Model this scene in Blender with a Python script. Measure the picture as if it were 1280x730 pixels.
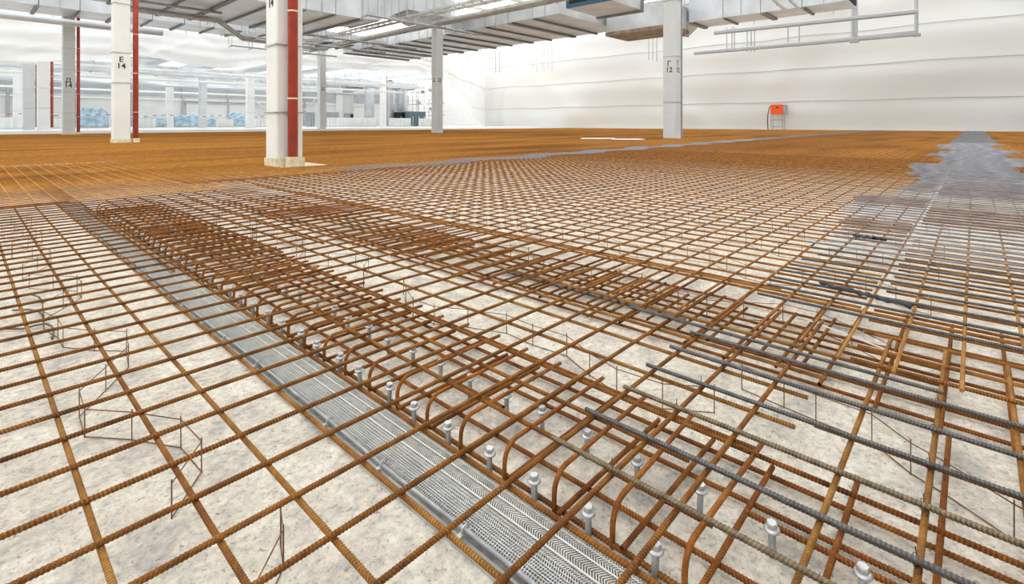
import bpy, math, random
import numpy as np
from mathutils import Vector, Matrix

random.seed(7)
for o in list(bpy.data.objects):
    bpy.data.objects.remove(o, do_unlink=True)
SC = bpy.context.scene
COL = SC.collection

# ------------------------------------------------------------------ camera
# World axes follow the hall grid: +X runs to the far right, +Y to the far left.
CAM_Z = 1.1767
FPX, CXP, HYP, YAW = 632.0, 640.0, 154.0, 0.742
cam_d = bpy.data.cameras.new('camera')
cam = bpy.data.objects.new('camera', cam_d)
COL.objects.link(cam)
cam_d.sensor_fit = 'HORIZONTAL'
cam_d.sensor_width = 36.0
cam_d.lens = 36.0 * FPX / 1280.0
cam_d.shift_x = 0.0
cam_d.shift_y = -(365.0 - HYP) / 1280.0
cam_d.clip_start = 0.02
cam_d.clip_end = 1000.0
cam.location = (0, 0, CAM_Z)
cam.rotation_euler = (math.pi / 2, 0, -math.atan2(math.cos(YAW), math.sin(YAW)))
SC.camera = cam

# ------------------------------------------------------------------ light
world = bpy.data.worlds.new('world')
SC.world = world
world.use_nodes = True
bg = world.node_tree.nodes['Background']
bg.inputs[0].default_value = (1.0, 0.985, 0.96, 1)
bg.inputs[1].default_value = 2.5
SC.view_settings.view_transform = 'Standard'
SC.view_settings.look = 'None'
SC.view_settings.exposure = 0.27
SC.view_settings.gamma = 1.0
SC.view_settings.use_curve_mapping = False

def area(name, loc, sx, sy, power, rot=(0, 0, 0), color=(1, 1, 1)):
    d = bpy.data.lights.new(name, 'AREA')
    d.shape = 'RECTANGLE'; d.size = sx; d.size_y = sy; d.energy = power; d.color = color
    o = bpy.data.objects.new(name, d); COL.objects.link(o)
    o.location = loc; o.rotation_euler = rot
    return o

# ------------------------------------------------------------------ hall coordinates
SA, CA = math.sin(YAW), math.cos(YAW)
def ray(x):                       # direction of an image column on the ground, unit depth
    u = (x - CXP) / FPX
    return u * SA + CA, -u * CA + SA
def at_z(x, y, z):
    Y = FPX * (CAM_Z - z) / (y - HYP)
    ra, rb = ray(x)
    return Vector((ra * Y, rb * Y, z))
def at_a(x, y, a):
    ra, rb = ray(x)
    Y = a / ra
    return Vector((a, rb * Y, CAM_Z - (y - HYP) * Y / FPX))
def at_b(x, y, b):
    ra, rb = ray(x)
    Y = b / rb
    return Vector((ra * Y, b, CAM_Z - (y - HYP) * Y / FPX))

# ------------------------------------------------------------------ materials
def nt(name):
    m = bpy.data.materials.new(name)
    m.use_nodes = True
    t = m.node_tree
    b = t.nodes['Principled BSDF']
    return m, t, b
def plain(name, col, rough=0.6, metal=0.0, noise=0.0, scale=6.0, bump=0.0, bscale=40.0):
    m, t, b = nt(name)
    b.inputs['Roughness'].default_value = rough
    b.inputs['Metallic'].default_value = metal
    b.inputs['Base Color'].default_value = (*col, 1)
    tc = t.nodes.new('ShaderNodeTexCoord')
    if noise:
        n = t.nodes.new('ShaderNodeTexNoise'); n.inputs['Scale'].default_value = scale
        n.inputs['Detail'].default_value = 5
        r = t.nodes.new('ShaderNodeValToRGB')
        r.color_ramp.elements[0].position = 0.3; r.color_ramp.elements[1].position = 0.7
        r.color_ramp.elements[0].color = (*[c * (1 - noise) for c in col], 1)
        r.color_ramp.elements[1].color = (*[min(1, c * (1 + noise)) for c in col], 1)
        t.links.new(tc.outputs['Object'], n.inputs['Vector'])
        t.links.new(n.outputs['Fac'], r.inputs[0])
        t.links.new(groove_shade(t, r.outputs[0]) if 'bar' in name else r.outputs[0], b.inputs['Base Color'])
    if bump:
        n = t.nodes.new('ShaderNodeTexNoise'); n.inputs['Scale'].default_value = bscale
        n.inputs['Detail'].default_value = 4
        bp = t.nodes.new('ShaderNodeBump'); bp.inputs['Strength'].default_value = bump
        t.links.new(tc.outputs['Object'], n.inputs['Vector'])
        t.links.new(n.outputs['Fac'], bp.inputs['Height'])
        t.links.new(bp.outputs[0], b.inputs['Normal'])
    return m
def ramp(t, src, stops):
    r = t.nodes.new('ShaderNodeValToRGB')
    e = r.color_ramp.elements
    while len(e) < len(stops): e.new(0.5)
    for k, (p, c) in enumerate(stops):
        e[k].position = p; e[k].color = (*c, 1)
    t.links.new(src, r.inputs[0])
    return r
def groove_shade(t, col):
    """shade between the ribs, painted into the bar colour"""
    at_ = t.nodes.new('ShaderNodeAttribute'); at_.attribute_name = 'groove_shade'
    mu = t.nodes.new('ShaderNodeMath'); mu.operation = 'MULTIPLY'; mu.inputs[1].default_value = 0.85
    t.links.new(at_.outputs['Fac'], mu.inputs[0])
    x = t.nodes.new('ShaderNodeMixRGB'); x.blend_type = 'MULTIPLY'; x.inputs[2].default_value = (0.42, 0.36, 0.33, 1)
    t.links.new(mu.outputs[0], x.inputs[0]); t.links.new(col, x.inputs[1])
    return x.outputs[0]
def rust(name, dark, mid, light, broad=0.0):
    m, t, b = nt(name)
    b.inputs['Roughness'].default_value = 0.72
    b.inputs['Specular IOR Level'].default_value = 0.25
    g = t.nodes.new('ShaderNodeNewGeometry')
    n = t.nodes.new('ShaderNodeTexNoise'); n.inputs['Scale'].default_value = 7; n.inputs['Detail'].default_value = 8
    n.inputs['Roughness'].default_value = 0.72
    t.links.new(g.outputs['Position'], n.inputs['Vector'])
    r = ramp(t, n.outputs['Fac'], [(0.33, dark), (0.5, mid), (0.68, light)])
    n2 = t.nodes.new('ShaderNodeTexNoise'); n2.inputs['Scale'].default_value = 160; n2.inputs['Detail'].default_value = 3
    t.links.new(g.outputs['Position'], n2.inputs['Vector'])
    mx = t.nodes.new('ShaderNodeMixRGB'); mx.blend_type = 'MULTIPLY'; mx.inputs[0].default_value = 0.55
    r2 = ramp(t, n2.outputs['Fac'], [(0.35, (0.55, 0.5, 0.45)), (0.65, (1.2, 1.15, 1.1))])
    t.links.new(r.outputs[0], mx.inputs[1]); t.links.new(r2.outputs[0], mx.inputs[2])
    out = mx.outputs[0]
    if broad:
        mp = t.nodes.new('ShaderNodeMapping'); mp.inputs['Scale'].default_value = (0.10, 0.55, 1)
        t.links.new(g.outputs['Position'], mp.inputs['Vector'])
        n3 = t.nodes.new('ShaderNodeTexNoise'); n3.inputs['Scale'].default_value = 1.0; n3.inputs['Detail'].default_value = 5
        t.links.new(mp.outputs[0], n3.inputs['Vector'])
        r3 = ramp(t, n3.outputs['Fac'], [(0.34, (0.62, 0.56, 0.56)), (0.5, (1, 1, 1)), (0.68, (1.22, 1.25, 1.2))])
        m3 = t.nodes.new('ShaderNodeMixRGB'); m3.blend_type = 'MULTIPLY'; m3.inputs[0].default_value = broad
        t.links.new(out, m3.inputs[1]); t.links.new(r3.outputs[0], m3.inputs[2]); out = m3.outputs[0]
    t.links.new(groove_shade(t, out), b.inputs['Base Color'])
    return m
M = {}
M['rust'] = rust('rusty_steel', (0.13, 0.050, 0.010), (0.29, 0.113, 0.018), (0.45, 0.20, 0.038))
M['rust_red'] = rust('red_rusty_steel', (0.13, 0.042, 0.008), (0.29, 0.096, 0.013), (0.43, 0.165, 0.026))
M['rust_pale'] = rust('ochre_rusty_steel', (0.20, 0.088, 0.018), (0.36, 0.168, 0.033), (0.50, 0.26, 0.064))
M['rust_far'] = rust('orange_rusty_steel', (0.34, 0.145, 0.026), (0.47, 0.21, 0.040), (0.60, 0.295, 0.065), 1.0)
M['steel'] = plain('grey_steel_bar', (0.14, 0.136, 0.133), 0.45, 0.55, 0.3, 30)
M['steel_far'] = plain('sheen_grey_steel_bar', (0.27, 0.27, 0.30), 0.5, 0.4, 0.35, 4)  # reflected sheen of the distant bars painted in as a paler grey
M['steel_brown'] = plain('brown_grey_steel_bar', (0.23, 0.175, 0.105), 0.5, 0.45, 0.4, 30)
M['wire'] = plain('thin_rusty_wire', (0.19, 0.092, 0.030), 0.6, 0.2, 0.4, 20)
M['wire_dark'] = plain('tie_wire', (0.05, 0.045, 0.04), 0.5, 0.5)
M['galv'] = plain('galvanised_steel', (0.62, 0.63, 0.64), 0.38, 0.75, 0.14, 18)
M['galv_dull'] = plain('dull_galvanised', (0.42, 0.43, 0.44), 0.5, 0.6, 0.25, 14)
M['lath'] = plain('expanded_metal', (0.70, 0.68, 0.63), 0.42, 0.5, 0.2, 25)
M['lath_bed'] = plain('lath_base', (0.27, 0.25, 0.225), 0.7, 0.1, 0.4, 22)
M['duct'] = plain('duct_sheet', (0.53, 0.55, 0.57), 0.42, 0.4, 0.16, 0.6)
M['duct_pale'] = plain('duct_pale', (0.62, 0.65, 0.69), 0.42, 0.35, 0.14, 0.6)
M['duct_rib'] = plain('duct_rib', (0.20, 0.21, 0.21), 0.6, 0.3)
M['tray'] = plain('cable_tray', (0.46, 0.46, 0.44), 0.5, 0.4, 0.2, 1.5)
M['black'] = plain('black_void', (0.015, 0.016, 0.02), 0.8)
M['blue'] = plain('blue_frame', (0.05, 0.14, 0.24), 0.5)
M['brown'] = plain('insulation', (0.26, 0.19, 0.13), 0.9, 0, 0.45, 1.2)
M['white_paint'] = plain('white_paint', (0.82, 0.82, 0.80), 0.55, 0, 0.04, 1.0)
M['grey_paint'] = plain('pale_grey_paint', (0.62, 0.64, 0.65), 0.55, 0, 0.05, 1.0)
M['red'] = plain('red_paint', (0.42, 0.055, 0.03), 0.45, 0, 0.2, 3)
M['rib_bright'] = plain('bright_zinc', (0.82, 0.82, 0.80), 0.35, 0.2)
M['brass'] = plain('pale_collar', (0.72, 0.62, 0.48), 0.4, 0.3)
M['wood'] = plain('pale_timber', (0.70, 0.62, 0.42), 0.8, 0, 0.2, 9)
M['ink'] = plain('stencil_black', (0.03, 0.03, 0.03), 0.7)
M['film'] = plain('blue_wrap', (0.45, 0.62, 0.78), 0.35, 0, 0.35, 1.2, 0.6, 3)
M['orange'] = plain('orange_case', (0.85, 0.10, 0.015), 0.45, 0, 0.1, 3)
M['plastic_white'] = plain('white_plastic', (0.85, 0.85, 0.84), 0.4)
M['cloth_dark'] = plain('dark_cloth', (0.07, 0.07, 0.075), 0.9, 0, 0.4, 30)
M['rearwall'] = plain('rear_wall_panel', (0.62, 0.62, 0.60), 0.7, 0, 0.05, 0.4)
M['rearwall_dark'] = plain('rear_wall_band', (0.36, 0.37, 0.38), 0.7, 0, 0.1, 0.4)
M['machine'] = plain('grey_machine', (0.34, 0.36, 0.38), 0.5, 0.2, 0.2, 1)
M['teal'] = plain('dark_teal', (0.10, 0.16, 0.18), 0.5)
M['roof'] = plain('roof_deck', (0.80, 0.81, 0.82), 0.7, 0, 0.04, 0.3)
M['slab'] = plain('power_floated_slab', (0.78, 0.79, 0.79), 0.35, 0, 0.04, 0.5)

# screed
m, t, b = nt('rough_screed')
g = t.nodes.new('ShaderNodeNewGeometry')
def noise(scale, detail, rough=0.6, dist=0.0):
    n = t.nodes.new('ShaderNodeTexNoise')
    n.inputs['Scale'].default_value = scale; n.inputs['Detail'].default_value = detail
    n.inputs['Roughness'].default_value = rough; n.inputs['Distortion'].default_value = dist
    t.links.new(g.outputs['Position'], n.inputs['Vector'])
    return n
def mix(kind, fac, c1, c2):
    x = t.nodes.new('ShaderNodeMixRGB'); x.blend_type = kind
    if isinstance(fac, float): x.inputs[0].default_value = fac
    else: t.links.new(fac, x.inputs[0])
    t.links.new(c1, x.inputs[1]); t.links.new(c2, x.inputs[2])
    return x.outputs[0]
base = ramp(t, noise(4.5, 9, 0.72, 0.4).outputs['Fac'], [(0.38, (0.58, 0.55, 0.51)), (0.46, (0.76, 0.70, 0.615)), (0.54, (0.85, 0.79, 0.695)), (0.62, (0.92, 0.88, 0.80))])
fine = ramp(t, noise(30, 10, 0.8, 0.3).outputs['Fac'], [(0.37, (0.55, 0.51, 0.47)), (0.45, (0.88, 0.86, 0.83)), (0.53, (1.06, 1.04, 1.01)), (0.61, (1.22, 1.19, 1.14))])
c = mix('MULTIPLY', 0.85, base.outputs[0], fine.outputs[0])
v = t.nodes.new('ShaderNodeTexVoronoi'); v.inputs['Scale'].default_value = 42
t.links.new(g.outputs['Position'], v.inputs['Vector'])
peb = ramp(t, v.outputs['Distance'], [(0.16, (1, 1, 1)), (0.30, (0, 0, 0))])
sel = ramp(t, noise(23, 3).outputs['Fac'], [(0.56, (0, 0, 0)), (0.64, (1, 1, 1))])
pm = mix('MULTIPLY', 1.0, peb.outputs[0], sel.outputs[0])
pc = ramp(t, noise(14, 2).outputs['Fac'], [(0.4, (0.38, 0.38, 0.39)), (0.6, (0.58, 0.47, 0.35))])
c = mix('MIX', pm, c, pc.outputs[0])
pits = ramp(t, noise(52, 7, 0.75, 0.5).outputs['Fac'], [(0.37, (0.34, 0.30, 0.27)), (0.42, (1, 1, 1))])
c = mix('MULTIPLY', 0.8, c, pits.outputs[0])
t.links.new(c, b.inputs['Base Color'])
b.inputs['Roughness'].default_value = 0.5
hmix = t.nodes.new('ShaderNodeMath'); hmix.operation = 'MULTIPLY_ADD'; hmix.inputs[1].default_value = 0.6
t.links.new(noise(48, 8, 0.7).outputs['Fac'], hmix.inputs[0]); t.links.new(noise(9, 4).outputs['Fac'], hmix.inputs[2])
bp = t.nodes.new('ShaderNodeBump'); bp.inputs['Strength'].default_value = 0.8; bp.inputs['Distance'].default_value = 0.03
t.links.new(hmix.outputs[0], bp.inputs['Height']); t.links.new(bp.outputs[0], b.inputs['Normal'])
M['screed'] = m

# sheeting: thin white film, lit from both sides
m, t, b = nt('white_sheeting')
b.inputs['Base Color'].default_value = (0.86, 0.855, 0.84, 1)
b.inputs['Roughness'].default_value = 0.5
tr = t.nodes.new('ShaderNodeBsdfTranslucent'); tr.inputs[0].default_value = (0.86, 0.855, 0.84, 1)
ms = t.nodes.new('ShaderNodeMixShader'); ms.inputs[0].default_value = 0.35
t.links.new(b.outputs[0], ms.inputs[1]); t.links.new(tr.outputs[0], ms.inputs[2])
t.links.new(ms.outputs[0], t.nodes['Material Output'].inputs[0])
M['sheet'] = m
m, t, b = nt('rooflight_panel')
tr = t.nodes.new('ShaderNodeBsdfTranslucent'); tr.inputs[0].default_value = (0.9, 0.92, 0.93, 1)
t.links.new(tr.outputs[0], t.nodes['Material Output'].inputs[0])
M['rooflight'] = m
M['sheet_lit'] = M['sheet'].copy()  # same film as sheet, made paler to paint in the light on the curtain
M['sheet_lit'].node_tree.nodes['Principled BSDF'].inputs['Base Color'].default_value = (0.93, 0.93, 0.93, 1)
for n_ in M['sheet_lit'].node_tree.nodes:
    if n_.type == 'BSDF_TRANSLUCENT': n_.inputs[0].default_value = (0.93, 0.93, 0.93, 1)

# ------------------------------------------------------------------ mesh helpers
class MB:
    def __init__(s): s.v = []; s.f = []
    def box(s, x0, x1, y0, y1, z0, z1):
        k = len(s.v)
        s.v += [(x0, y0, z0), (x1, y0, z0), (x1, y1, z0), (x0, y1, z0), (x0, y0, z1), (x1, y0, z1), (x1, y1, z1), (x0, y1, z1)]
        s.f += [[k + i for i in q] for q in ((3, 2, 1, 0), (4, 5, 6, 7), (0, 1, 5, 4), (1, 2, 6, 5), (2, 3, 7, 6), (3, 0, 4, 7))]
        return s
    def tube(s, pts, r, n=6, closed_ends=True):
        pts = [Vector(p) for p in pts]
        k = len(s.v); m_ = len(pts)
        rs = r if isinstance(r, (list, tuple)) else [r] * m_
        up = None
        for i, p in enumerate(pts):
            d = (pts[min(i + 1, m_ - 1)] - pts[max(i - 1, 0)]).normalized()
            if up is None:
                up = Vector((0, 0, 1)) if abs(d.z) < 0.9 else Vector((1, 0, 0))
            sx = d.cross(up).normalized(); up = sx.cross(d).normalized()
            for j in range(n):
                q = 2 * math.pi * (j + 0.5) / n
                s.v.append(tuple(p + (sx * math.cos(q) + up * math.sin(q)) * rs[i]))
        for i in range(m_ - 1):
            for j in range(n):
                a_ = k + i * n + j; b_ = k + i * n + (j + 1) % n
                s.f.append([a_, b_, b_ + n, a_ + n])
        if closed_ends:
            s.f.append([k + j for j in range(n)][::-1]); s.f.append([k + (m_ - 1) * n + j for j in range(n)])
        return s
    def lathe(s, prof, n=12, c=(0, 0, 0), cap=True):
        k = len(s.v); m_ = len(prof)
        for (r, z) in prof:
            for j in range(n):
                q = 2 * math.pi * j / n
                s.v.append((c[0] + r * math.cos(q), c[1] + r * math.sin(q), c[2] + z))
        for i in range(m_ - 1):
            for j in range(n):
                a_ = k + i * n + j; b_ = k + i * n + (j + 1) % n
                s.f.append([a_, b_, b_ + n, a_ + n])
        if cap:
            s.f.append([k + j for j in range(n)][::-1]); s.f.append([k + (m_ - 1) * n + j for j in range(n)])
        return s
    def mesh(s, name, mat, smooth=False):
        me = bpy.data.meshes.new(name)
        me.from_pydata(s.v, [], s.f)
        if smooth: me.polygons.foreach_set('use_smooth', [True] * len(me.polygons))
        if mat is not None: me.materials.append(M[mat] if isinstance(mat, str) else mat)
        me.update()
        return me
    def build(s, name, mat, parent=None, smooth=False):
        return link(name, s.mesh(name, mat, smooth), parent)
def link(name, me, parent=None, loc=None, rot=None):
    o = bpy.data.objects.new(name, me); COL.objects.link(o)
    o.parent = parent
    if loc is not None: o.location = loc
    if rot is not None: o.rotation_euler = rot
    return o
def tag(o, label, cat, group=None):
    o['label'] = label; o['category'] = cat
    if group: o['group'] = group
    return o
def thing(name, label, cat, loc=(0, 0, 0), group=None):
    o = bpy.data.objects.new(name, None); COL.objects.link(o)
    o.location = loc; o.empty_display_size = 0.1
    return tag(o, label, cat, group)
def struct(o):
    o['kind'] = 'structure'; return o
def copy_tree(o, parent=None):
    c = o.copy(); COL.objects.link(c); c.parent = parent
    for ch in list(o.children): copy_tree(ch, c)
    return c
ORD = ['nearest', 'second nearest', 'third nearest', 'fourth nearest', 'fifth nearest', 'sixth nearest', 'seventh nearest', 'eighth nearest', 'ninth nearest', 'tenth nearest']

_rib = {}
def ribbed(L, mat, r=0.008):
    """reinforcing bar of length L along +X with slanted ribs"""
    key = (round(L, 2), mat, r)
    if key in _rib: return _rib[key]
    n = 8; pitch = 0.0098; step = pitch / 4
    m_ = max(4, int(L / step))
    i = np.arange(m_ + 1)[:, None]; j = np.arange(n)[None, :]
    q = 2 * np.pi * (j + 0.5) / n
    x = np.minimum(i * step, L) + 0 * q
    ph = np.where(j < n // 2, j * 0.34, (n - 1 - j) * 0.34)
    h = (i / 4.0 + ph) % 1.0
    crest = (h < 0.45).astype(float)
    rr = r * (0.90 + 0.18 * crest)
    V = np.stack([x, rr * np.cos(q), rr * np.sin(q)], -1).reshape(-1, 3)
    a_ = (i[:-1] * n + j); b_ = (i[:-1] * n + (j + 1) % n)
    F = np.stack([a_, a_ + n, b_ + n, b_], -1).reshape(-1, 4)
    me = bpy.data.meshes.new('bar')
    nv, nf = len(V), len(F)
    me.vertices.add(nv); me.vertices.foreach_set('co', V.astype(np.float32).ravel())
    me.loops.add(nf * 4); me.loops.foreach_set('vertex_index', F.astype(np.int32).ravel())
    me.polygons.add(nf); me.polygons.foreach_set('loop_start', np.arange(0, nf * 4, 4, dtype=np.int32))
    me.polygons.foreach_set('loop_total', np.full(nf, 4, dtype=np.int32))
    me.update(calc_edges=True)
    at_ = me.attributes.new('groove_shade', 'FLOAT', 'POINT')
    at_.data.foreach_set('value', (1 - crest).astype(np.float32).ravel())  # mask for the shade painted between the ribs
    me.materials.append(M[mat])
    _rib[key] = me
    return me
_pl = {}
def smoothbar(L, mat, r=0.008):
    key = (round(L, 2), mat, r)
    if key not in _pl:
        _pl[key] = MB().tube([(0, 0, 0), (L, 0, 0)], r, 6).mesh('bar', mat, False)
    return _pl[key]
def barA(parent, b, a0, a1, z, mat='rust', name='cross_bar', r=0.008, near=True, jit=1.0):
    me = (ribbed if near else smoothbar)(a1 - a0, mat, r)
    return link(name, me, parent, (a0 + random.uniform(-.012, .012) * jit, b + random.uniform(-.004, .004) * jit, z + random.uniform(-.001, .001)),
                (random.uniform(0, 6.28), 0, random.gauss(0, .0009) * jit))
def barB(parent, a, b0, b1, z, mat='rust', name='long_bar', r=0.008, near=True, jit=1.0):
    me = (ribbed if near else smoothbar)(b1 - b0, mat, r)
    return link(name, me, parent, (a + random.uniform(-.003, .003) * jit, b0 + random.uniform(-.01, .01) * jit, z + random.uniform(-.001, .001)),
                (random.uniform(0, 6.28), 0, math.pi / 2 + random.gauss(0, .0008) * jit))

# ------------------------------------------------------------------ the setting
WALL_A = 90.0
fl = MB(); fl.v = [(-46, -30, 0), (WALL_A + 6, -30, 0), (WALL_A + 6, 66, 0), (-46, 66, 0), (-46, -30, -.3), (WALL_A + 6, -30, -.3), (WALL_A + 6, 66, -.3), (-46, 66, -.3)]
fl.f = [[0, 1, 2, 3], [7, 6, 5, 4], [0, 4, 5, 1], [1, 5, 6, 2], [2, 6, 7, 3], [3, 7, 4, 0]]
struct(fl.build('floor', 'screed'))
sl = MB().box(-46, 150, 66, 131, -.3, .42)
struct(sl.build('floor_rear', 'slab'))
struct(MB().box(-46, WALL_A + 6, -16.5, -16, 0, 22.5).build('wall_right_blocker', 'grey_paint'))  # out of view, added to cut light on the sheeting and right foreground
struct(MB().box(-46.5, -46, -16.5, 131, 0, 22.5).build('wall_left_blocker', 'white_paint'))  # unseen, added to shut out side light so the rooflights dominate
struct(MB().box(WALL_A + 4, WALL_A + 4.5, -16, 131, 0, 22.5).build('wall_far', 'white_paint'))  # hidden; its rear stretch was extended to stop backlight through the sheeting
rw = struct(MB().box(-30, 150, 130, 130.5, .42, 11.5).build('wall_rear', 'rearwall'))
MB().box(-30, 150, 129.8, 130, 7.0, 9.6).build('upper_band', 'rearwall_dark', rw)
for k in range(11):
    MB().box(-22 + k * 9.2, -21.6 + k * 9.2, 129.55, 129.9, .42, 9.6).build('wall_post', 'rearwall_dark', rw)
MB().box(-30, 150, 129.6, 129.9, 6.2, 6.4).build('wall_rail', 'white_paint', rw)
dk = MB().box(34, 47, 129.7, 129.95, .42, 5.6).build('shutter', 'rearwall', rw)
MB().box(33.6, 47.4, 129.5, 129.8, 5.6, 6.0).build('shutter_box', 'rearwall_dark', rw)

# ------------------------------------------------------------------ reinforcement, near sheets
ZT, ZB = .150, .134           # upper layer: bars along X on top of bars along Y
Lb = [.584 + .2 * k for k in range(41)]
mat1 = thing('reinforcement_mat', 'rusty steel mat in the foreground crossing the grey lath strip', 'rebar mat', (0, 0, 0))
for k, b_ in enumerate(Lb):
    barA(mat1, b_, -1.6, 3.05 + random.uniform(-.02, .02) * 0, ZT, 'rust')
for k in range(-8, 3):
    barB(mat1, .2355 + .2 * k + .2, -1.0, 8.75, ZB, 'rust_pale' if k % 3 else 'rust')
barB(mat1, 1.063, -1.0, 8.75, ZB, 'rust')
mat2 = thing('reinforcement_mat', 'rusty mat between the edge cage and the second dense band, square openings', 'rebar mat')
for a_, e in ((1.325, .46), (1.52, .66), (1.70, .50), (1.935, .466), (2.17, .463), (2.385, .46), (2.64, .46)):
    barB(mat2, a_, e, 8.75, ZB, 'rust_pale' if a_ > 1.8 else 'rust')
barB(mat2, 1.735, .52, 5.2, ZB - .012, 'rust')

mat3 = thing('reinforcement_mat', 'rusty mat at bottom right under the grey bars', 'rebar mat')
for k, b_ in enumerate((.302, .10, -.10, -.30, -.50, -.70)):
    barA(mat3, b_, -1.0, 3.03, ZB, 'rust_pale')
for a_ in (1.517, 1.746, 1.963, 2.20, 2.41, 2.63):
    barB(mat3, a_, -3.2, .407, ZT, 'rust')

# lower cage along the lath strip: U bars and low long bars
cage = thing('edge_cage', 'cage of rusty hooked bars along the right side of lath strip', 'rebar cage')
def ubar_mesh():
    pts = [(.60, 0, .127), (.075, 0, .127)]
    for q in range(1, 6):
        w = math.pi / 2 * q / 6
        pts.append((.075 - .06 * math.sin(w), 0, .127 - .06 * (1 - math.cos(w))))
    pts += [(.015, 0, .067), (.014, 0, .030), (.016, 0, .012)]
    return MB().tube(pts, .0078, 8).mesh('u_bar', 'rust_red', True)
UB = ubar_mesh()
for k in range(40):
    o = link('u_bar', UB, cage, (1.186 + random.uniform(-.008, .008), .531 + .2015 * k + random.uniform(-.008, .008), 0), (0, 0, random.gauss(0, .012)))
    o.scale = (1 + random.uniform(-.02, .03), 1, 1)
    barA(cage, .497 + .2015 * k, 1.185, 1.83, .036, 'rust_red', 'cross_bar', near=k < 14)
for a_, z, e, m_ in ((1.208, .024, -.9, 'rust'), (1.345, .018, -.9, 'rust_red'), (1.63, .018, -.9, 'rust_red'), (1.795, .018, -.9, 'rust_red')):
    barB(cage, a_, e, 8.6, z, m_, 'long_bar')
for k in range(14):           # short low bars with lap kinks at their ends
    b0 = .55 + .42 * k
    barB(cage, 1.46 + random.uniform(-.02, .02), b0, b0 + .36, .036, 'rust_red', 'lap_bar')
for b_ in (.29, .085, -.115):
    barA(cage, b_ - .012, 1.15, 1.95 if b_ > .2 else 2.45, .036, 'rust_red', 'cross_bar')
barB(cage, 1.75, -3.0, .62, .100, 'rust_red', 'long_bar')
barB(cage, 1.56, -3.0, .50, .036, 'rust_red', 'long_bar')

# second dense band
band = thing('bottom_mat', 'second dense band of low rusty bars lying near the screed', 'rebar mat')
for k in range(38):
    b_ = .50 + .2015 * k
    barA(band, b_ + random.uniform(-.012, .012), 2.53 + random.uniform(-.03, .07), 3.75, .034, 'rust_red', near=k < 12)
    if k < 26: barA(band, b_ + .1 + random.uniform(-.02, .02), 2.62 + random.uniform(-.03, .05), 3.30 + random.uniform(-.1, .1), .052, 'rust', near=k < 12)
for a_ in (2.56, 2.70, 3.02, 3.22, 3.42):
    barB(band, a_, -.3, 8.4, .018, 'rust_red')
for a_ in (2.80, 2.98):
    barB(band, a_, .1, 6.5, .07, 'rust')
for k in range(6):
    barA(band, .30 - .2 * k, 2.45, 3.8, .034, 'rust_red', near=True)
tw = MB()
tw.tube([(2.87, 1.25 + .05 * k, .02) for k in range(30)], .012, 6)
tag(tw.build('floor_bar', 'steel', None, True), 'dark grey bar lying low on the screed in the second dense band', 'rebar')

# sheets beyond the second band
mat4 = thing('reinforcement_mat', 'wide rusty mat beyond the second dense band, left of grey strip', 'rebar mat')
for k in range(48):
    barA(mat4, .612 + .2 * k, 2.66, WALL_A - 2, ZT, 'rust', near=False, r=.0082)
for k in range(75):
    a_ = 3.44 + .2 * k
    barB(mat4, a_, .47, 10.1, ZB, 'rust' if k % 4 else 'rust_pale', near=False)
barB(mat4, 3.49, .9, 7.6, ZB, 'rust', near=False, r=.009); barB(mat4, 3.36, -.2, 9, ZB + .004, 'rust', near=False, r=.009)
CP = [(5.42, 12.62, .64), (*at_z(151, 178, .15).xy, .72), (*at_z(85.5, 168, .15).xy, .86), (*at_z(840, 172.5, .15).xy, .90), (*at_z(546.5, 166, .15).xy, .88), (*at_z(402, 163.3, .15).xy, .88)]
def spans(lo, hi, c, axis):
    """pieces of a bar that stops at the columns it would meet"""
    out = [(lo, hi)]
    for (ca, cb, w) in CP:
        hw = w / 2 + .07
        p, q = (cb, ca) if axis == 'a' else (ca, cb)      # p across the bar, q along it
        if abs(c - p) < hw or (axis == 'b' and 0 < c - p < hw + .42) or (axis == 'a' and 0 < p - c < hw + .35):
            out = [t2 for (x0, x1) in out for t2 in (((x0, min(x1, q - hw - (.38 if axis == 'b' else .02))), (max(x0, q + hw + (.02 if axis == 'b' else .36)), x1)) if x0 < q < x1 else ((x0, x1),))]
    return out
def grid_stuff(parent, aset, bset, ar, br, za, zb, mat, r=.008):
    s = MB()
    for a_ in aset:
        for lo, hi in spans(br[0], br[1], a_, 'b'): s.box(a_ - r, a_ + r, lo, hi, zb - r, zb + r)
    for b_ in bset:
        for lo, hi in spans(ar[0], ar[1], b_, 'a'): s.box(lo, hi, b_ - r, b_ + r, za - r, za + r)
    o = s.build('far_bars', mat, parent); o['kind'] = 'stuff'
    return o
fr = lambda x0, x1, d: [x0 + d * k for k in range(int((x1 - x0) / d) + 1)]
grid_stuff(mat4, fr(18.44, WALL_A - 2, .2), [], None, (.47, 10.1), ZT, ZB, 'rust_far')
mat5 = thing('reinforcement_mat', 'rusty mat running to the right picture edge, right of grey strip', 'rebar mat')
for k in range(44):
    barA(mat5, .45 - .205 * k, 2.60, WALL_A - 2, ZT, 'rust_pale' if k < 6 else 'rust', near=False)
for k in range(75):
    barB(mat5, 2.85 + .205 * k, -9, .41, ZB, 'rust', near=False)
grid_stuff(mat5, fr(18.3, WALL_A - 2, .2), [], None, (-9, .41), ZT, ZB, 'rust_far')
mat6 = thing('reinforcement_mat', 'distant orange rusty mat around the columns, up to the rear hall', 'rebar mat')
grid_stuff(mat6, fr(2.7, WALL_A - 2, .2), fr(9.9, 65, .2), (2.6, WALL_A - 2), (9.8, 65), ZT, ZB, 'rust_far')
mat7 = thing('reinforcement_mat', 'dense rusty mat at far left beyond the end of lath strip', 'rebar mat')
for k in range(24):
    barB(mat7, -1.95 + .2 * k, 8.5, 17.0, ZT + .016, 'rust_far', near=False)
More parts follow.
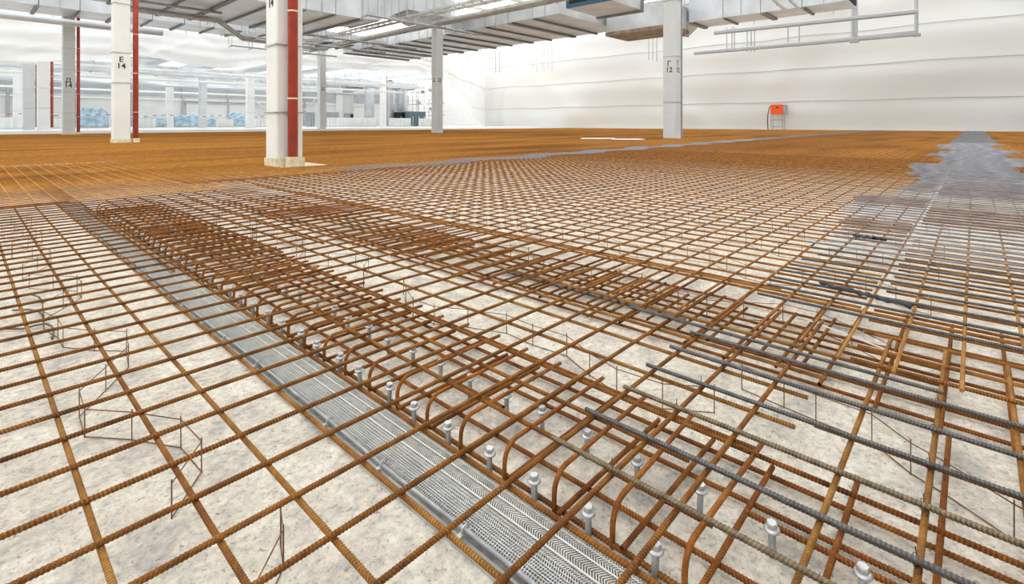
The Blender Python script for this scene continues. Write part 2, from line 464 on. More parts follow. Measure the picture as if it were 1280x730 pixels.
grid_stuff(mat7, [], fr(8.6, 16.9, .2), (-1.7, 2.95), None, ZT, ZB, 'rust_far')
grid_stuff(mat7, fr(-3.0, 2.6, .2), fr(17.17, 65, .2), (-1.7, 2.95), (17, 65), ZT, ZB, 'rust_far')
for z in (.15, .168):
    barA(mat7, 8.50 + (z - .15), -2, .95, z + .012, 'rust', near=False, r=.010)
grid_stuff(mat7, fr(1.1, 2.5, .2), [], None, (4.5, 8.6), ZT, .05, 'rust')
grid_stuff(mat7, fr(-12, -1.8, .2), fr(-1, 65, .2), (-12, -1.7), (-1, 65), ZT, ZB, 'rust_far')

# ------------------------------------------------------------------ grey lap bars
def tie(parent, loc, along):
    s = MB()
    pts = []
    for q in range(9):
        w = 2 * math.pi * q / 8
        pts.append((0.014 * math.cos(w) * (1 if along == 'x' else .7), 0.014 * math.cos(w) * (.7 if along == 'x' else -.7), .021 * math.sin(w)))
    s.tube(pts, .0011, 4)
    s.tube([(0, 0, .018), (.004, .003, .034)], .0014, 4)
    return link('tie_wire', s.mesh('tie_wire', 'wire_dark'), parent, loc)
near_grey = [(1.285, 'steel_brown', 1.0, -1.2), (1.49, 'steel', 1.017, -1.2), (1.72, 'steel_brown', .997, -1.2), (1.938, 'steel', 1.016, -1.2), (2.17, 'steel', 1.025, -1.2), (2.385, 'steel', 1.016, -1.2)]
words = ['brown-tinged grey lap bar lying nearest the lath strip', 'dark grey lap bar second from the lath strip', 'brown-tinged grey lap bar third from the lath strip', 'dark grey lap bar fourth from the lath strip',
         'dark grey lap bar fifth from the lath strip', 'dark grey lap bar sixth from the lath strip']
for (a_, m_, b1, b0), w in zip(near_grey, words):
    t_ = thing('lap_bar', w + ', tied across mats', 'rebar', (a_, 0, 0), 'grey lap bars bridging the mats')
    barB(t_, 0, b0, b1, .168, m_, 'bar', jit=.4)
    for b_ in (.784, .10): tie(t_, (0.004, b_, .160), 'x')
t_ = thing('lap_bar', 'short dark grey lap bar ending above the screed at right', 'rebar', (2.49, 0, 0), 'grey lap bars bridging the mats')
barB(t_, 0, .085, 1.40, .167, 'steel', 'bar', jit=.3)
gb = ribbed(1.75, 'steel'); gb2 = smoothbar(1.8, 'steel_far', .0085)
coff = 0.0
for k in range(150):
    if k > 14 and k % 9 == 0: coff = random.uniform(-.35, .35)
    a_ = 3.19 + .212 * k
    t_ = link('lap_bar', gb if k < 8 else gb2, None, (a_ + random.uniform(-.02, .02), -.80 + coff + random.uniform(-.07, .07), .167), (0, 0, math.pi / 2 + random.gauss(0, .006)))
    tag(t_, ('%s of the grey lap bars past the second dense band' % ORD[k]) if k < 5 else 'grey lap bar in the grey strip running to the white sheeting', 'rebar', 'grey lap bars bridging the mats')
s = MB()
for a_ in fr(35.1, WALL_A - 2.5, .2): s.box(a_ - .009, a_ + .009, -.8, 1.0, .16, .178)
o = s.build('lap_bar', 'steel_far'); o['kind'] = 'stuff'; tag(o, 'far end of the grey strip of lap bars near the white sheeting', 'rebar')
for k in range(140):
    t_ = link('lap_bar', gb2, None, (5.6 + .205 * k, 9.6 + .25 * math.sin(k * .4) + random.uniform(-.08, .08), .168), (0, 0, math.pi / 2))
    t_.scale = (.55, 1, 1)
    tag(t_, 'grey lap bar in the long grey strip passing in front of the columns', 'rebar', 'grey lap bars of the middle strip')
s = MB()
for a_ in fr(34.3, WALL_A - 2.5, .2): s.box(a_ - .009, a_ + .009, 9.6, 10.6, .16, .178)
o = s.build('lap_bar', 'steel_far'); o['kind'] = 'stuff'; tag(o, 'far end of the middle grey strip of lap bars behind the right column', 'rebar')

# ------------------------------------------------------------------ expanded metal joint strip
strip = thing('lath_strip', 'galvanised expanded metal strip lying on screed under foreground mat', 'metal strip', (0, 0, 0))
B0, B1 = -.6, 15.5
MB().box(.958, 1.188, B0, B1, .001, .004).build('base_sheet', 'lath_bed', strip)
MB().box(.926, .960, B0, B1, .001, .006).box(.926, .931, B0, B1, .006, .016).build('edge_angle', 'galv', strip)
for a_, w, z in ((.984, .0015, .025), (.994, .0015, .025), (1.002, .0025, .025), (1.012, .0015, .025), (1.021, .0015, .025), (1.030, .002, .025), (1.042, .0015, .025), (1.054, .0015, .025), (1.066, .0015, .025), (1.078, .0042, .026), (1.123, .0034, .026), (1.150, .0016, .026), (1.163, .0016, .026), (1.172, .0022, .026)):
    s = MB(); s.tube([(a_, B0, z), (a_, B1, z)], w / 2 + .0005, 6); s.build('rib', 'rib_bright' if w > .003 else 'galv', strip)
def strands(a0, a1, pitch, slope, b1, z0, z1, w=.0016):
    s = MB(); n = int((b1 - B0) / pitch)
    for k in range(n):
        b_ = B0 + k * pitch
        i = len(s.v)
        s.v += [(a0, b_ - w, z0), (a0, b_ + w, z0), (a1, b_ + slope + w, z1), (a1, b_ + slope - w, z1),
                (a0, b_ - w, z0 - .003), (a0, b_ + w, z0 - .003), (a1, b_ + slope + w, z1 - .003), (a1, b_ + slope - w, z1 - .003)]
        s.f += [[i, i + 1, i + 2, i + 3], [i, i + 3, i + 7, i + 4], [i + 1, i + 5, i + 6, i + 2]]
    return s
for a0, a1, pt, slp in ((.975, 1.002, .009, .004), (1.002, 1.030, .008, -.004), (1.030, 1.054, .0075, .012), (1.054, 1.078, .0075, -.012),
                        (1.078, 1.100, .0085, .016), (1.100, 1.123, .0085, -.016), (1.123, 1.141, .0085, .014), (1.141, 1.160, .0085, -.014), (1.160, 1.180, .0075, .010)):
    o = strands(a0, a1, pt, slp, 7.0, .022, .022).build('lath_mesh', 'lath', strip); o['kind'] = 'stuff'
hose = thing('injection_hose', 'corrugated grey hose clipped along left side of lath strip', 'hose')
pts = []; rs = []
for k in range(2600):
    b_ = B0 + .0045 * k
    pts.append((.964 + .003 * math.sin(b_ * 3.1) + .002 * math.sin(b_ * 7.7), b_, .027)); rs.append(.0058 if k % 2 else .0080)
MB().tube(pts, rs, 6).build('hose', 'galv_dull', hose, True)
for k in range(26):
    b_ = .70 + .37 * k + random.uniform(-.05, .05)
    s = MB()
    s.tube([(.964 + .0135 * math.cos(w), b_, .027 + .0135 * math.sin(w)) for w in [math.pi * q / 8 - .1 for q in range(10)]], .0028, 4)
    s.box(.936, .952, b_ - .007, b_ + .007, .006, .024).box(.976, .985, b_ - .007, b_ + .007, .006, .024)
    s.build('clip', 'galv', hose)

# ------------------------------------------------------------------ anchor bolts
def bolt():
    t_ = thing('anchor_bolt', 'b', 'bolt')
    MB().lathe([(.0095, 0), (.0095, .080)], 10).build('shank', 'galv_dull', t_, True)
    MB().lathe([(.0195, .078), (.0212, .080), (.0200, .0835), (.0150, .087)], 16).build('flange', 'galv', t_, True)
    hx = MB().lathe([(.0145, .085), (.0145, .0985), (.0128, .1010)], 6); hx.build('hex_head', 'galv', t_)
    return t_
b0 = bolt(); first = True
for row, (a_, z0, txt) in enumerate(((1.195, 1, 'in the row beside the lath strip'), (1.485, 1, 'in the inner row among low bars'))):
    for k in range(34):
        b_ = (.6 if row == 0 else .2) + .2 * k
        o = b0 if first else copy_tree(b0); first = False
        o.location = (a_ + random.uniform(-.01, .01), b_ + random.uniform(-.01, .01), random.uniform(-.006, .004))
        o.rotation_euler = (random.gauss(0, .03), random.gauss(0, .03), random.uniform(0, 1))
        tag(o, ('%s galvanised hex bolt %s' % (ORD[k], txt)) if k < 10 else 'small distant galvanised hex bolt ' + txt, 'bolt', 'anchor bolts along the joint')

# ------------------------------------------------------------------ wire spacers
def snake(label, pts, z=.118, lead=None):
    t_ = thing('wire_spacer', label, 'spacer', (pts[0][0], pts[0][1], 0), 'wire spacers under the mats')
    ox, oy = pts[0]
    P = [(p[0] - ox, p[1] - oy) for p in pts]
    MB().tube([(x, y, z - .012) for x, y in P], .0021, 4).build('top_wire', 'wire', t_)
    MB().tube([(x, y, .004) for x, y in P], .0021, 4).build('bottom_wire', 'wire', t_)
    for x, y in P:
        MB().tube([(x, y, 0), (x, y, z)], .0024, 4).build('pin', 'wire', t_)
    return t_
snake('zigzag wire spacer on the screed left of the lath strip',
      [(.33, 4.95), (.44, 4.78), (.55, 4.62), (.55, 4.43), (.44, 4.26), (.33, 4.09), (.32, 3.90), (.36, 3.70), (.363, 3.52), (.467, 3.352), (.577, 3.219), (.545, 3.0), (.431, 2.815), (.321, 2.641), (.314, 2.457), (.429, 2.304), (.538, 2.117), (.548, 1.92), (.424, 1.761)])
snake('short wire spacer at the bottom edge left of lath strip', [(.60, 1.42), (.575, 1.345), (.46, 1.23), (.40, 1.12)])
snake('zigzag wire spacer right of the hooked cage', [(2.06, 2.9), (1.95, 2.72), (1.86, 2.52), (1.87, 2.33), (1.97, 2.15), (2.06, 1.93), (2.046, 1.727), (2.064, 1.518), (1.979, 1.324), (1.93, 1.151), (1.949, .948), (2.064, .78)])
snake('wire spacer under the grey lap bars at right', [(2.33, .76), (2.299, .583), (2.28, .464), (2.265, .281), (2.15, .16), (2.104, .072), (2.0, -.08), (1.93, -.25)])
cyc = [0, .11, .225, .225, .11, 0]
def row(label, a0, b0, n):
    snake(label, [(a0 + cyc[k % 6] + random.uniform(-.02, .02), b0 + .18 * k) for k in range(n)])
row('wire spacer passing beyond the first cage under the plain mat', 1.95, 3.2, 28)
row('wire spacer standing along the far edge of second dense band', 3.05, .3, 22)
for i_, a0 in enumerate((4.0, 4.9, 5.8, 6.8, 7.9)):
    row('%s wire spacer row beyond the second dense band' % ['first', 'second', 'third', 'fourth', 'fifth'][i_], a0, .2, 40)
row('distant wire spacer at the far left of the lath strip', .30, 5.3, 17)

# ------------------------------------------------------------------ loose bits
def hook(label, pts, r=.006, mat='steel'):
    o = MB().tube([(x, y, z) for x, y, z in pts], r, 6).build('bent_bar', mat, None, True)
    return tag(o, label, 'rebar offcut', 'bent offcuts on the left screed')
hook('grey bent bar offcut with curled end, left of the wire spacer', [(.05, 4.25, .012), (.15, 4.08, .012), (.24, 3.98, .012), (.30, 3.98, .016), (.335, 3.95, .02), (.352, 3.88, .02), (.350, 3.78, .014), (.335, 3.68, .012)])
hook('short curved grey bar offcut farther up the left screed', [(.22, 4.42, .012), (.29, 4.33, .02), (.325, 4.22, .025), (.335, 4.12, .02), (.33, 4.05, .012)])
hook('small curled grey bar offcut behind the other two offcuts', [(.26, 4.75, .012), (.32, 4.66, .03), (.35, 4.56, .03), (.36, 4.46, .012)])
pts = []
for k in range(22):
    u = k / 21
    pts.append((3.62 - .12 * u + .008 * math.sin(u * 17), .72 - .46 * u, .182 + .004 * math.sin(u * 23)))
tag(MB().tube(pts, [.006 + .012 * abs(math.sin(k * 1.7)) for k in range(22)], 6).build('rag', 'cloth_dark', None, True), 'twisted dark grey rag lying on the bars at right', 'rag')
pts = [(5.35 + .05 * math.sin(k * 2.3), .80 - .016 * k, .18 + .01 * math.sin(k * 2.1)) for k in range(16)]
tag(MB().tube(pts, [.006 + .012 * abs(math.sin(k * 2.3)) for k in range(16)], 6).build('rag', 'cloth_dark', None, True), 'crumpled dark rag on the mat beside the grey strip', 'rag')
tag(MB().box(-.25, .25, -.004, .004, 0, .004).build('plastic_strip', 'plastic_white', None), 'thin white plastic strip lying among the right bars', 'strip')
bpy.context.view_layer.update()
o = [x for x in COL.objects if x.name.startswith('plastic_strip')][0]
p0, p1 = at_z(1028, 407, .06), at_z(1096, 433, .06)
o.location = (p0 + p1) / 2; o.rotation_euler = (0, 0, math.atan2(p1.y - p0.y, p1.x - p0.x))
for i_, (xa, xb, y_) in enumerate(((727, 768, 173.6), (766, 803, 174.6))):
    p0, p1 = at_z(xa, y_, .18), at_z(xb, y_, .18)
    L = (p1 - p0).length
    s = MB().box(-L / 2, L / 2, -.55, .55, 0, .05)
    o = s.build('white_board', 'plastic_white'); o.location = (p0 + p1) / 2; o.rotation_euler = (0, 0, math.atan2(p1.y - p0.y, p1.x - p0.x))
    tag(o, ['left of two white boards lying on the far mat', 'right of two white boards lying on the far mat'][i_], 'board', 'white boards on the mat')

# ------------------------------------------------------------------ columns
def text_mesh(txt, size, mat):
    cu = bpy.data.curves.new('txt', 'FONT'); cu.body = txt; cu.size = size; cu.align_x = 'CENTER'; cu.space_line = .85; cu.extrude = .004; cu.offset = size * .018
    ob = bpy.data.objects.new('txt', cu); COL.objects.link(ob)
    me = bpy.data.meshes.new_from_object(ob.evaluated_get(bpy.context.evaluated_depsgraph_get()))
    bpy.data.objects.remove(ob, do_unlink=True); bpy.data.curves.remove(cu)
    me.materials.clear(); me.materials.append(M[mat]); return me
def column(label, a_, b_, w, mat, txt=None, tz=3.9, ts=.35, pipe=True, top=14.0, base=True, bands=(), zf=0.0, side_txt=None, strip_=False, poff=None):
    t_ = thing('column', label, 'column', (a_, b_, zf))
    h = w / 2
    s = MB()
    c_ = .03
    prof = [(-h + c_, -h), (h - c_, -h), (h, -h + c_), (h, h - c_), (h - c_, h), (-h + c_, h), (-h, h - c_), (-h, -h + c_)]
    k = len(prof)
    s.v = [(x, y, 0) for x, y in prof] + [(x, y, top) for x, y in prof]
    s.f = [[i, (i + 1) % k, k + (i + 1) % k, k + i] for i in range(k)] + [list(range(k, 2 * k))]
    s.build('shaft', mat, t_)
    if base:
        bz = .33
        for (x0, x1, y0, y1) in ((-h - .035, h + .035, -h - .035, -h - .002), (-h - .035, -h - .002, -h, h), (h + .002, h + .035, -h, h)):
            MB().box(x0, x1, y0, y1, 0, bz).build('timber_collar', 'wood', t_)
    if pipe:
        pr = min(.11 * w / .62, .125)
        qx, qy = (h * .30, -h - pr - .05) if poff is None else poff
        p_ = MB().tube([(qx, qy, .30), (qx, qy, top)], pr, 12).build('drain_pipe', 'red', t_, True)
        for z in [1.75 + 2.1 * q for q in range(int((top - 1.2) / 2.1))]:
            MB().lathe([(pr + .008, 0), (pr + .012, .02), (pr + .008, .04)], 12, (qx, qy, z)).build('pipe_collar', 'brass', p_)
        if base: MB().box(qx - pr * 1.2, qx + pr * 1.2, qy - pr - .05, qy + pr + .02, 0, .37).build('pipe_box', 'wood', t_)
    for z in bands:
        MB().box(-h - .06, h + .10, -h - .035, -h - .012, z, z + .03).box(-h - .035, -h - .012, -h, h, z, z + .03).build('strap', 'galv_dull', t_)
    if txt:
        link('stencil', text_mesh(txt, ts, 'ink'), t_, (-h * .12, -h - .006, tz), (math.pi / 2, 0, 0))
    if side_txt:
        link('stencil', text_mesh(side_txt, ts, 'ink'), t_, (-h - .006, 0, tz), (math.pi / 2, 0, -math.pi / 2))
    if strip_:
        MB().box(h + .01, h + .06, -h - .08, -h + .02, 0, top).build('cable_duct', 'galv_dull', t_)
    return t_
column('nearest white column with red pipe and timber collar', 5.42, 12.62, .64, 'white_paint', None, 4.0, .3, True, 14, True, (1.42, 3.05), side_txt='14', poff=(-.01, -.50))
column('white column stencilled E 14 with red pipe, left of the nearest column', *at_z(151, 178, .15).xy, .72, 'white_paint', 'E\n14', 4.42, .40, True, 16, True, (3.3, 4.9, 7.5), poff=(.60, -.25))
column('grey column with red pipe at far left stencilled 14', *at_z(85.5, 168, .15).xy, .86, 'grey_paint', 'Д\n14', 4.9, .55, True, 11.2, True, (2.1, 4.0, 6.0, 8.0), poff=(.66, -.3))
column('white column at right stencilled 12 in front of the sheeting', *at_z(840, 172.5, .15).xy, .90, 'grey_paint', 'Г\n12', 5.1, .5, False, 18, False, (2.6, 5.75, 9.6), side_txt='Г\n12', strip_=True)
column('plain white column standing where the two sheetings meet', *at_z(546.5, 166, .15).xy, .88, 'grey_paint', 'Д', 5.6, .5, False, 14, False, (), side_txt='Д')
column('grey white column behind the nearest column near the slab edge', *at_z(402, 163.3, .15).xy, .88, 'grey_paint', 'Д', 5.7, .5, False, 16, False, ())
rearcols = [(23, 'leftmost slim white rear column with red pipe', 'white_paint', True, 95), (35.5, 'grey rear column with red pipe, second from the left', 'grey_paint', True, 80), (54, 'white rear column with red pipe, third from the left', 'white_paint', True, 76),
            (212, 'white rear column between two wrapped pallets left of centre', 'white_paint', False, 104), (253.5, 'pale grey rear column beside the tallest wrapped heap', 'grey_paint', False, 92), (312.5, 'white rear column just left of the nearest column', 'white_paint', False, 82),
            (479, 'white rear column with thin red pipe before the silos', 'white_paint', True, 88)]
for x, lab, m_, pp, bb in rearcols:
    p = at_b(x, 154, bb)
    column(lab, p.x, p.y, 1.0, m_, None, 4, .5, pp, 8.4 if x < 400 else 10.4, False, (2.4, 4.6), zf=.42, poff=(.70, -.2))

# ------------------------------------------------------------------ sheeting
def sheet(name, label, path, top, bottom, nu, nv, fold, seed, ropes=(), mat='sheet'):
    """hanging film along a ground path; top/bottom: functions of u giving heights"""
    rnd = random.Random(seed)
    P = [Vector((x, y, 0)) for x, y in path]
    d = [0]
    for i in range(len(P) - 1): d.append(d[-1] + (P[i + 1] - P[i]).length)
    def at(u):
        s_ = u * d[-1]
        for i in range(len(P) - 1):
            if s_ <= d[i + 1] or i == len(P) - 2:
                k = (s_ - d[i]) / (d[i + 1] - d[i]); q = P[i].lerp(P[i + 1], k); e = (P[i + 1] - P[i]).normalized()
                return q, Vector((-e.y, e.x, 0))
    folds = [(rnd.random(), rnd.uniform(-.12, .12), rnd.uniform(.008, .03), rnd.uniform(-1, 1)) for _ in range(46)]
    def disp(u, v):
        w = 0
        for (u0, sl_, wd, am) in folds:
            x = (u - u0 - sl_ * (v - .5) - .03 * math.sin(v * 4 + u0 * 30)) / wd
            w += am * math.exp(-x * x)
        return fold * (w + .5 * math.sin(u * 37 + v * 5) + .35 * math.sin(v * 11 + u * 23) + .8 * math.sin(v * 3.14 * 4) ** 2)
    t_ = thing(name, label, 'sheeting', (path[0][0], path[0][1], 0))
    o3 = Vector((path[0][0], path[0][1], 0))
    s = MB()
    for i in range(nu + 1):
        u = i / nu; q, nrm = at(u); z0, z1 = bottom(u), top(u)
        for j in range(nv + 1):
            v = j / nv
            s.v.append(tuple(q + nrm * disp(u, v) + Vector((0, 0, z0 + (z1 - z0) * v)) - o3))
    for i in range(nu):
        for j in range(nv):
            k = i * (nv + 1) + j
            s.f.append([k, k + nv + 1, k + nv + 2, k + 1])
    s.build('film', mat, t_, True)
    for z in ropes:
        pts = []
        for i in range(0, 81):
            u = i / 80; q, nrm = at(u); z0, z1 = bottom(u), top(u)
            if z < z0 + .15 or z > z1: continue
            pts.append(tuple(q + nrm * (disp(u, (z - z0) / (z1 - z0)) + .12) + Vector((0, 0, z + .06 * math.sin(u * 60))) - o3))
        if len(pts) > 2: MB().tube(pts, .045, 4).build('rope', 'galv_dull', t_)
    return t_
def lerp_pts(tab):
    def f(u):
        for (u0, z0), (u1, z1) in zip(tab, tab[1:]):
            if u <= u1: return z0 + (z1 - z0) * max(0, min(1, (u - u0) / (u1 - u0)))
        return tab[-1][1]
    return f
sheet('wall_sheeting', 'huge white protective sheeting hung as the far right wall', [(WALL_A, -16), (WALL_A, 92), (57, 67.3)],
      lambda u: 22.0, lerp_pts([(0, .02), (.69, .02), (.74, .5), (.82, 2.6), (.91, 6.0), (1, 9.0)]), 520, 80, .42, 3, (4.62, 9.8, 14.85))
def curt(pix, b_):
    out = []
    for x, y in pix:
        p = at_b(x, y, b_); out.append((p.x, p.z))
    return out
SB = 66.6
a0c, a1c = -6.0, at_b(556, 100, SB).x
bt = curt([(0, 75), (60, 77), (135, 75), (172, 67.5), (230, 80), (282, 86), (335, 80), (400, 84), (460, 88), (492, 89), (520, 88), (548, 99)], SB)
bt = [((x - a0c) / (a1c - a0c), z) for x, z in bt]
sheet('curtain_sheeting', 'white sheeting strip hanging across the opening to the rear hall', [(a0c, SB), (a1c, SB)], lambda u: 12.6, lerp_pts([(0, bt[0][1])] + bt), 300, 40, .22, 5, (8.3,), 'sheet_lit')
MB()
# ------------------------------------------------------------------ roof and ceiling services
rf = MB()
for k in range(16): rf.box(-60 + 10 * k, -57.4 + 10 * k, -40, 68, 22.0, 22.3)
ce = struct(rf.build('ceiling', 'roof'))
for k in range(16): MB().box(-57.4 + 10 * k, -50 + 10 * k, -40, 68, 22.05, 22.15).build('rooflight', 'rooflight', ce)
rf = MB()
rear_b = lambda a_: 67 if a_ < 56 else 69 + (min(a_, 90) - 57) * .7485
for k in range(14): rf.box(-50 + 10 * k, -46 + 10 * k, rear_b(-46 + 10 * k), 131, 12.6, 12.9)
ce2 = struct(rf.build('ceiling_rear', 'roof'))
for k in range(13): MB().box(-46 + 10 * k, -40 + 10 * k, rear_b(-40 + 10 * k), 131, 12.7, 12.8).build('rooflight', 'rooflight', ce2)
for k in range(12):
    MB().box(-10 + 8.3 * k, -9.4 + 8.3 * k, -40, 67.5, 20.6, 22.0).build('beam', 'white_paint', ce)
for k in range(13):
    MB().box(-30 + 9 * k, -29.5 + 9 * k, rear_b(-29.5 + 9 * k) + 1, 130, 11.8, 12.6).build('beam', 'grey_paint', ce2)

def duct(label, a0, a1, b0, b1, z0, z1, axis, pitch, mat='duct', ribw=.28, endmat=None, group=None, hang=22.0):
    t_ = thing('air_duct', label, 'duct', (a0, b0, z0), group)
    A, B, Z = a1 - a0, b1 - b0, z1 - z0
    L = A if axis == 'a' else B
    n = max(1, int(round(L / pitch)))
    for k in range(n):
        s0, s1 = L * k / n, L * (k + 1) / n - .05
        if axis == 'a': MB().box(s0, s1, 0, B, 0, Z).build('panel', mat, t_)
        else: MB().box(0, A, s0, s1, 0, Z).build('panel', mat, t_)
        w = ribw if k % 2 else ribw * .4
        if axis == 'a': MB().box(s1 - w, s1 + .05, .0, B, -.16, -.002).build('stiffener', 'duct_rib', t_)
        else: MB().box(0, A, s1 - w, s1 + .05, -.16, -.002).build('stiffener', 'duct_rib', t_)
    for k in range(0, n, 2):
        s0 = L * (k + .5) / n
        for side in (0, 1):
            x, y = (s0, B * side + (.08 if side else -.08)) if axis == 'a' else (A * side + (.08 if side else -.08), s0)
            MB().tube([(x, y, -.3), (x, y, hang - z0)], .03, 4).build('hanger', 'galv_dull', t_)
    return t_
duct('broad ribbed duct running above the left sheeting to the far column', 8.5, 23.5, 39.0, 50.0, 10.2, 12.4, 'a', 2.4, 'duct_pale')
duct('broad ribbed duct at the top left corner', -6, 8, 41.0, 50.0, 10.6, 12.4, 'a', 2.4, 'duct')
duct('low ribbed duct hung right above the curtain sheeting', -6, 35.4, 56.5, 61.0, 10.85, 12.1, 'a', 2.6, 'duct_pale', .2)
duct('wide flat duct with dark stiffeners along the far sheeting', 35.8, 46.5, 27.2, 64.5, 10.9, 12.0, 'b', 3.2, 'duct', .5)
dq = duct('square duct ending at the top right with black open end', 47.0, 50.6, 7.4, 20.2, 10.8, 13.6, 'b', 3.0, 'duct_pale', .4)
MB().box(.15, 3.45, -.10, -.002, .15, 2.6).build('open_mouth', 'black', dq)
t_ = thing('air_duct', 'short square duct with blue framed black mouth right of centre', 'duct', (31.5, 19.2, 10.0))
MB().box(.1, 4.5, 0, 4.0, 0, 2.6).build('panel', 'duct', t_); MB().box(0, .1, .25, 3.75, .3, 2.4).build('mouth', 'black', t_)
for q in ((0, .12, 0, 4, 0, .28), (0, .12, 0, .25, .2, 2.6), (0, .12, 3.75, 4, .2, 2.6)): MB().box(q[0] - .04, q[1], *q[2:]).build('frame', 'blue', t_)
MB().box(4.3, 4.6, -.1, 4.1, -.15, 2.7).build('flange', 'duct_rib', t_)
t_ = thing('air_duct', 'low duct with brown wrapped underside left of the right column', 'duct', (43.0, 20.4, 9.75))
MB().box(0, 4.2, 0, 6.4, .35, 2.5).build('panel', 'duct', t_); MB().box(-.05, 4.3, -.1, 6.5, 0, .35).build('insulation', 'brown', t_)
t_ = thing('air_duct', 'bent duct joint behind the right column top', 'duct', (47.6, 20.4, 10.5))
s = MB(); k = 0
prof = [(0, 0), (3.4, 0), (3.4, 1.8), (0, 1.8)]
for (off, zz) in ((0, .5), (.5, .5), (1.5, -.3), (2.4, -.3)):
    s.v += [(x, off, z + zz) for x, z in prof]
for i in range(3):
    for j in range(4):
        q = i * 4; s.f.append([q + j, q + (j + 1) % 4, q + 4 + (j + 1) % 4, q + 4 + j])
s.build('elbow', 'duct', t_); MB().tube([(1.7, 1.2, 1.5), (1.7, 1.2, 11.55)], .05, 4).build('hanger', 'galv_dull', t_); MB().box(-.05, 3.45, 1.5, 1.6, -.4, 1.6).build('flange', 'duct_rib', t_)
# big rectangular offset and drop elbow at top, left of centre
t_ = thing('air_duct', 'duct offset with curved drop beside the nearest column top', 'duct', (23.5, 39.0, 10.2))
s = MB()
prof = [(0, 0), (5.0, 0), (5.0, 2.4), (0, 2.4)]
for (off, zz) in ((0, 0), (1.6, .1), (4.6, 1.6), (10, 1.6)):
    s.v += [(off, x, z + zz) for x, z in prof]
for i in range(3):
    for j in range(4):
        q = i * 4; s.f.append([q + j, q + 4 + j, q + 4 + (j + 1) % 4, q + (j + 1) % 4])
s.build('offset', 'duct', t_)
s = MB()
for q in range(7):
    w = math.pi / 2 * q / 6
    cx_, cz_ = 6.6 - 1.6 * math.cos(w), -.2 + 1.8 - 1.6 * math.sin(w) + .6
    rx, rz = -math.cos(w), -math.sin(w)
    for (dy, rr) in ((0, 0), (1.6, 0), (1.6, .9), (0, .9)):
        s.v.append((cx_ - rx * rr, dy + 1.0, cz_ - rz * rr))
for i in range(6):
    for j in range(4):
        q = i * 4; s.f.append([q + j, q + 4 + j, q + 4 + (j + 1) % 4, q + (j + 1) % 4])
s.build('drop_elbow', 'duct', t_)
MB().box(1.5, 1.65, -.08, 5.08, 0, 2.6).build('flange', 'galv', t_)

# pipes
tag(MB().tube([(-6, 54, 9.3), (12.3, 54, 9.3)], .26, 12).build('round_duct', 'duct_pale', None, True), 'long pale round pipe in front of the curtain sheeting at left', 'pipe')
def tray(label, pts, w, h, mat='tray', hang=22.0, step=4.0, ladder=False, skip=()):
    t_ = thing('cable_tray', label, 'cable tray', pts[0])
    o3 = Vector(pts[0]); P = [Vector(p) - o3 for p in pts]
    for i in range(len(P) - 1):
        e = (P[i + 1] - P[i]); L = e.length; e.normalize()
        sd = Vector((-e.y, e.x, 0)).normalized() * (w / 2)
        for sg in (-1, 1):
            a_, b_ = P[i] + sd * sg, P[i + 1] + sd * sg
            MB().tube([a_, b_], h / 2, 4).build('side_rail', mat, t_)
        if ladder:
            for k in range(int(L / 1.0)):
                c_ = P[i] + e * (k + .5) * 1.0
                MB().tube([c_ - sd, c_ + sd], .05, 4).build('rung', mat, t_)
        else:
            s = MB(); a_, b_ = P[i], P[i + 1]
            s.v = [tuple(a_ - sd), tuple(a_ + sd), tuple(b_ + sd), tuple(b_ - sd)] + [tuple(q + Vector((0, 0, .06))) for q in (a_ - sd, a_ + sd, b_ + sd, b_ - sd)]
            s.f = [[3, 2, 1, 0], [4, 5, 6, 7], [0, 1, 5, 4], [1, 2, 6, 5], [2, 3, 7, 6], [3, 0, 4, 7]]
            s.build('tray_bed', mat, t_)
        for k in range(int(L / step)):
            c_ = P[i] + e * (k + .5) * step
            if any(lo < c_.y + o3.y < hi for lo, hi in skip): continue
            for sg in (-1, 1):
                q = c_ + sd * sg
                MB().tube([(q.x, q.y, q.z - .25), (q.x, q.y, hang - o3.z)], .035, 4).build('hanger', 'galv_dull', t_)
    return t_
tray('dark cable tray stepping down behind the nearest column', [(8.8, 48.4, 10.0), (15.2, 48.4, 10.0), (17.2, 48.4, 8.7), (24, 48.4, 8.6), (25, 48.4, 8.6)], .55, .28, 'tray', hang=10.1)
tray('flat cable tray below the wide far duct', [(30.2, 16, 10.5), (30.2, 64, 10.5)], 1.1, .3, 'tray', step=5, skip=((38, 45), (56, 61.5)))
tray('ladder cable tray nearer than the flat one', [(26.6, 15, 10.4), (26.6, 64, 10.4)], .9, .25, 'tray', step=5, ladder=True, skip=((38, 45), (56, 61.5)))
tray('ladder cable tray crossing the top right duct', [(34, 11.2, 11.6), (46.6, 11.2, 10.6)], 1.0, .25, 'galv', step=4, ladder=True)
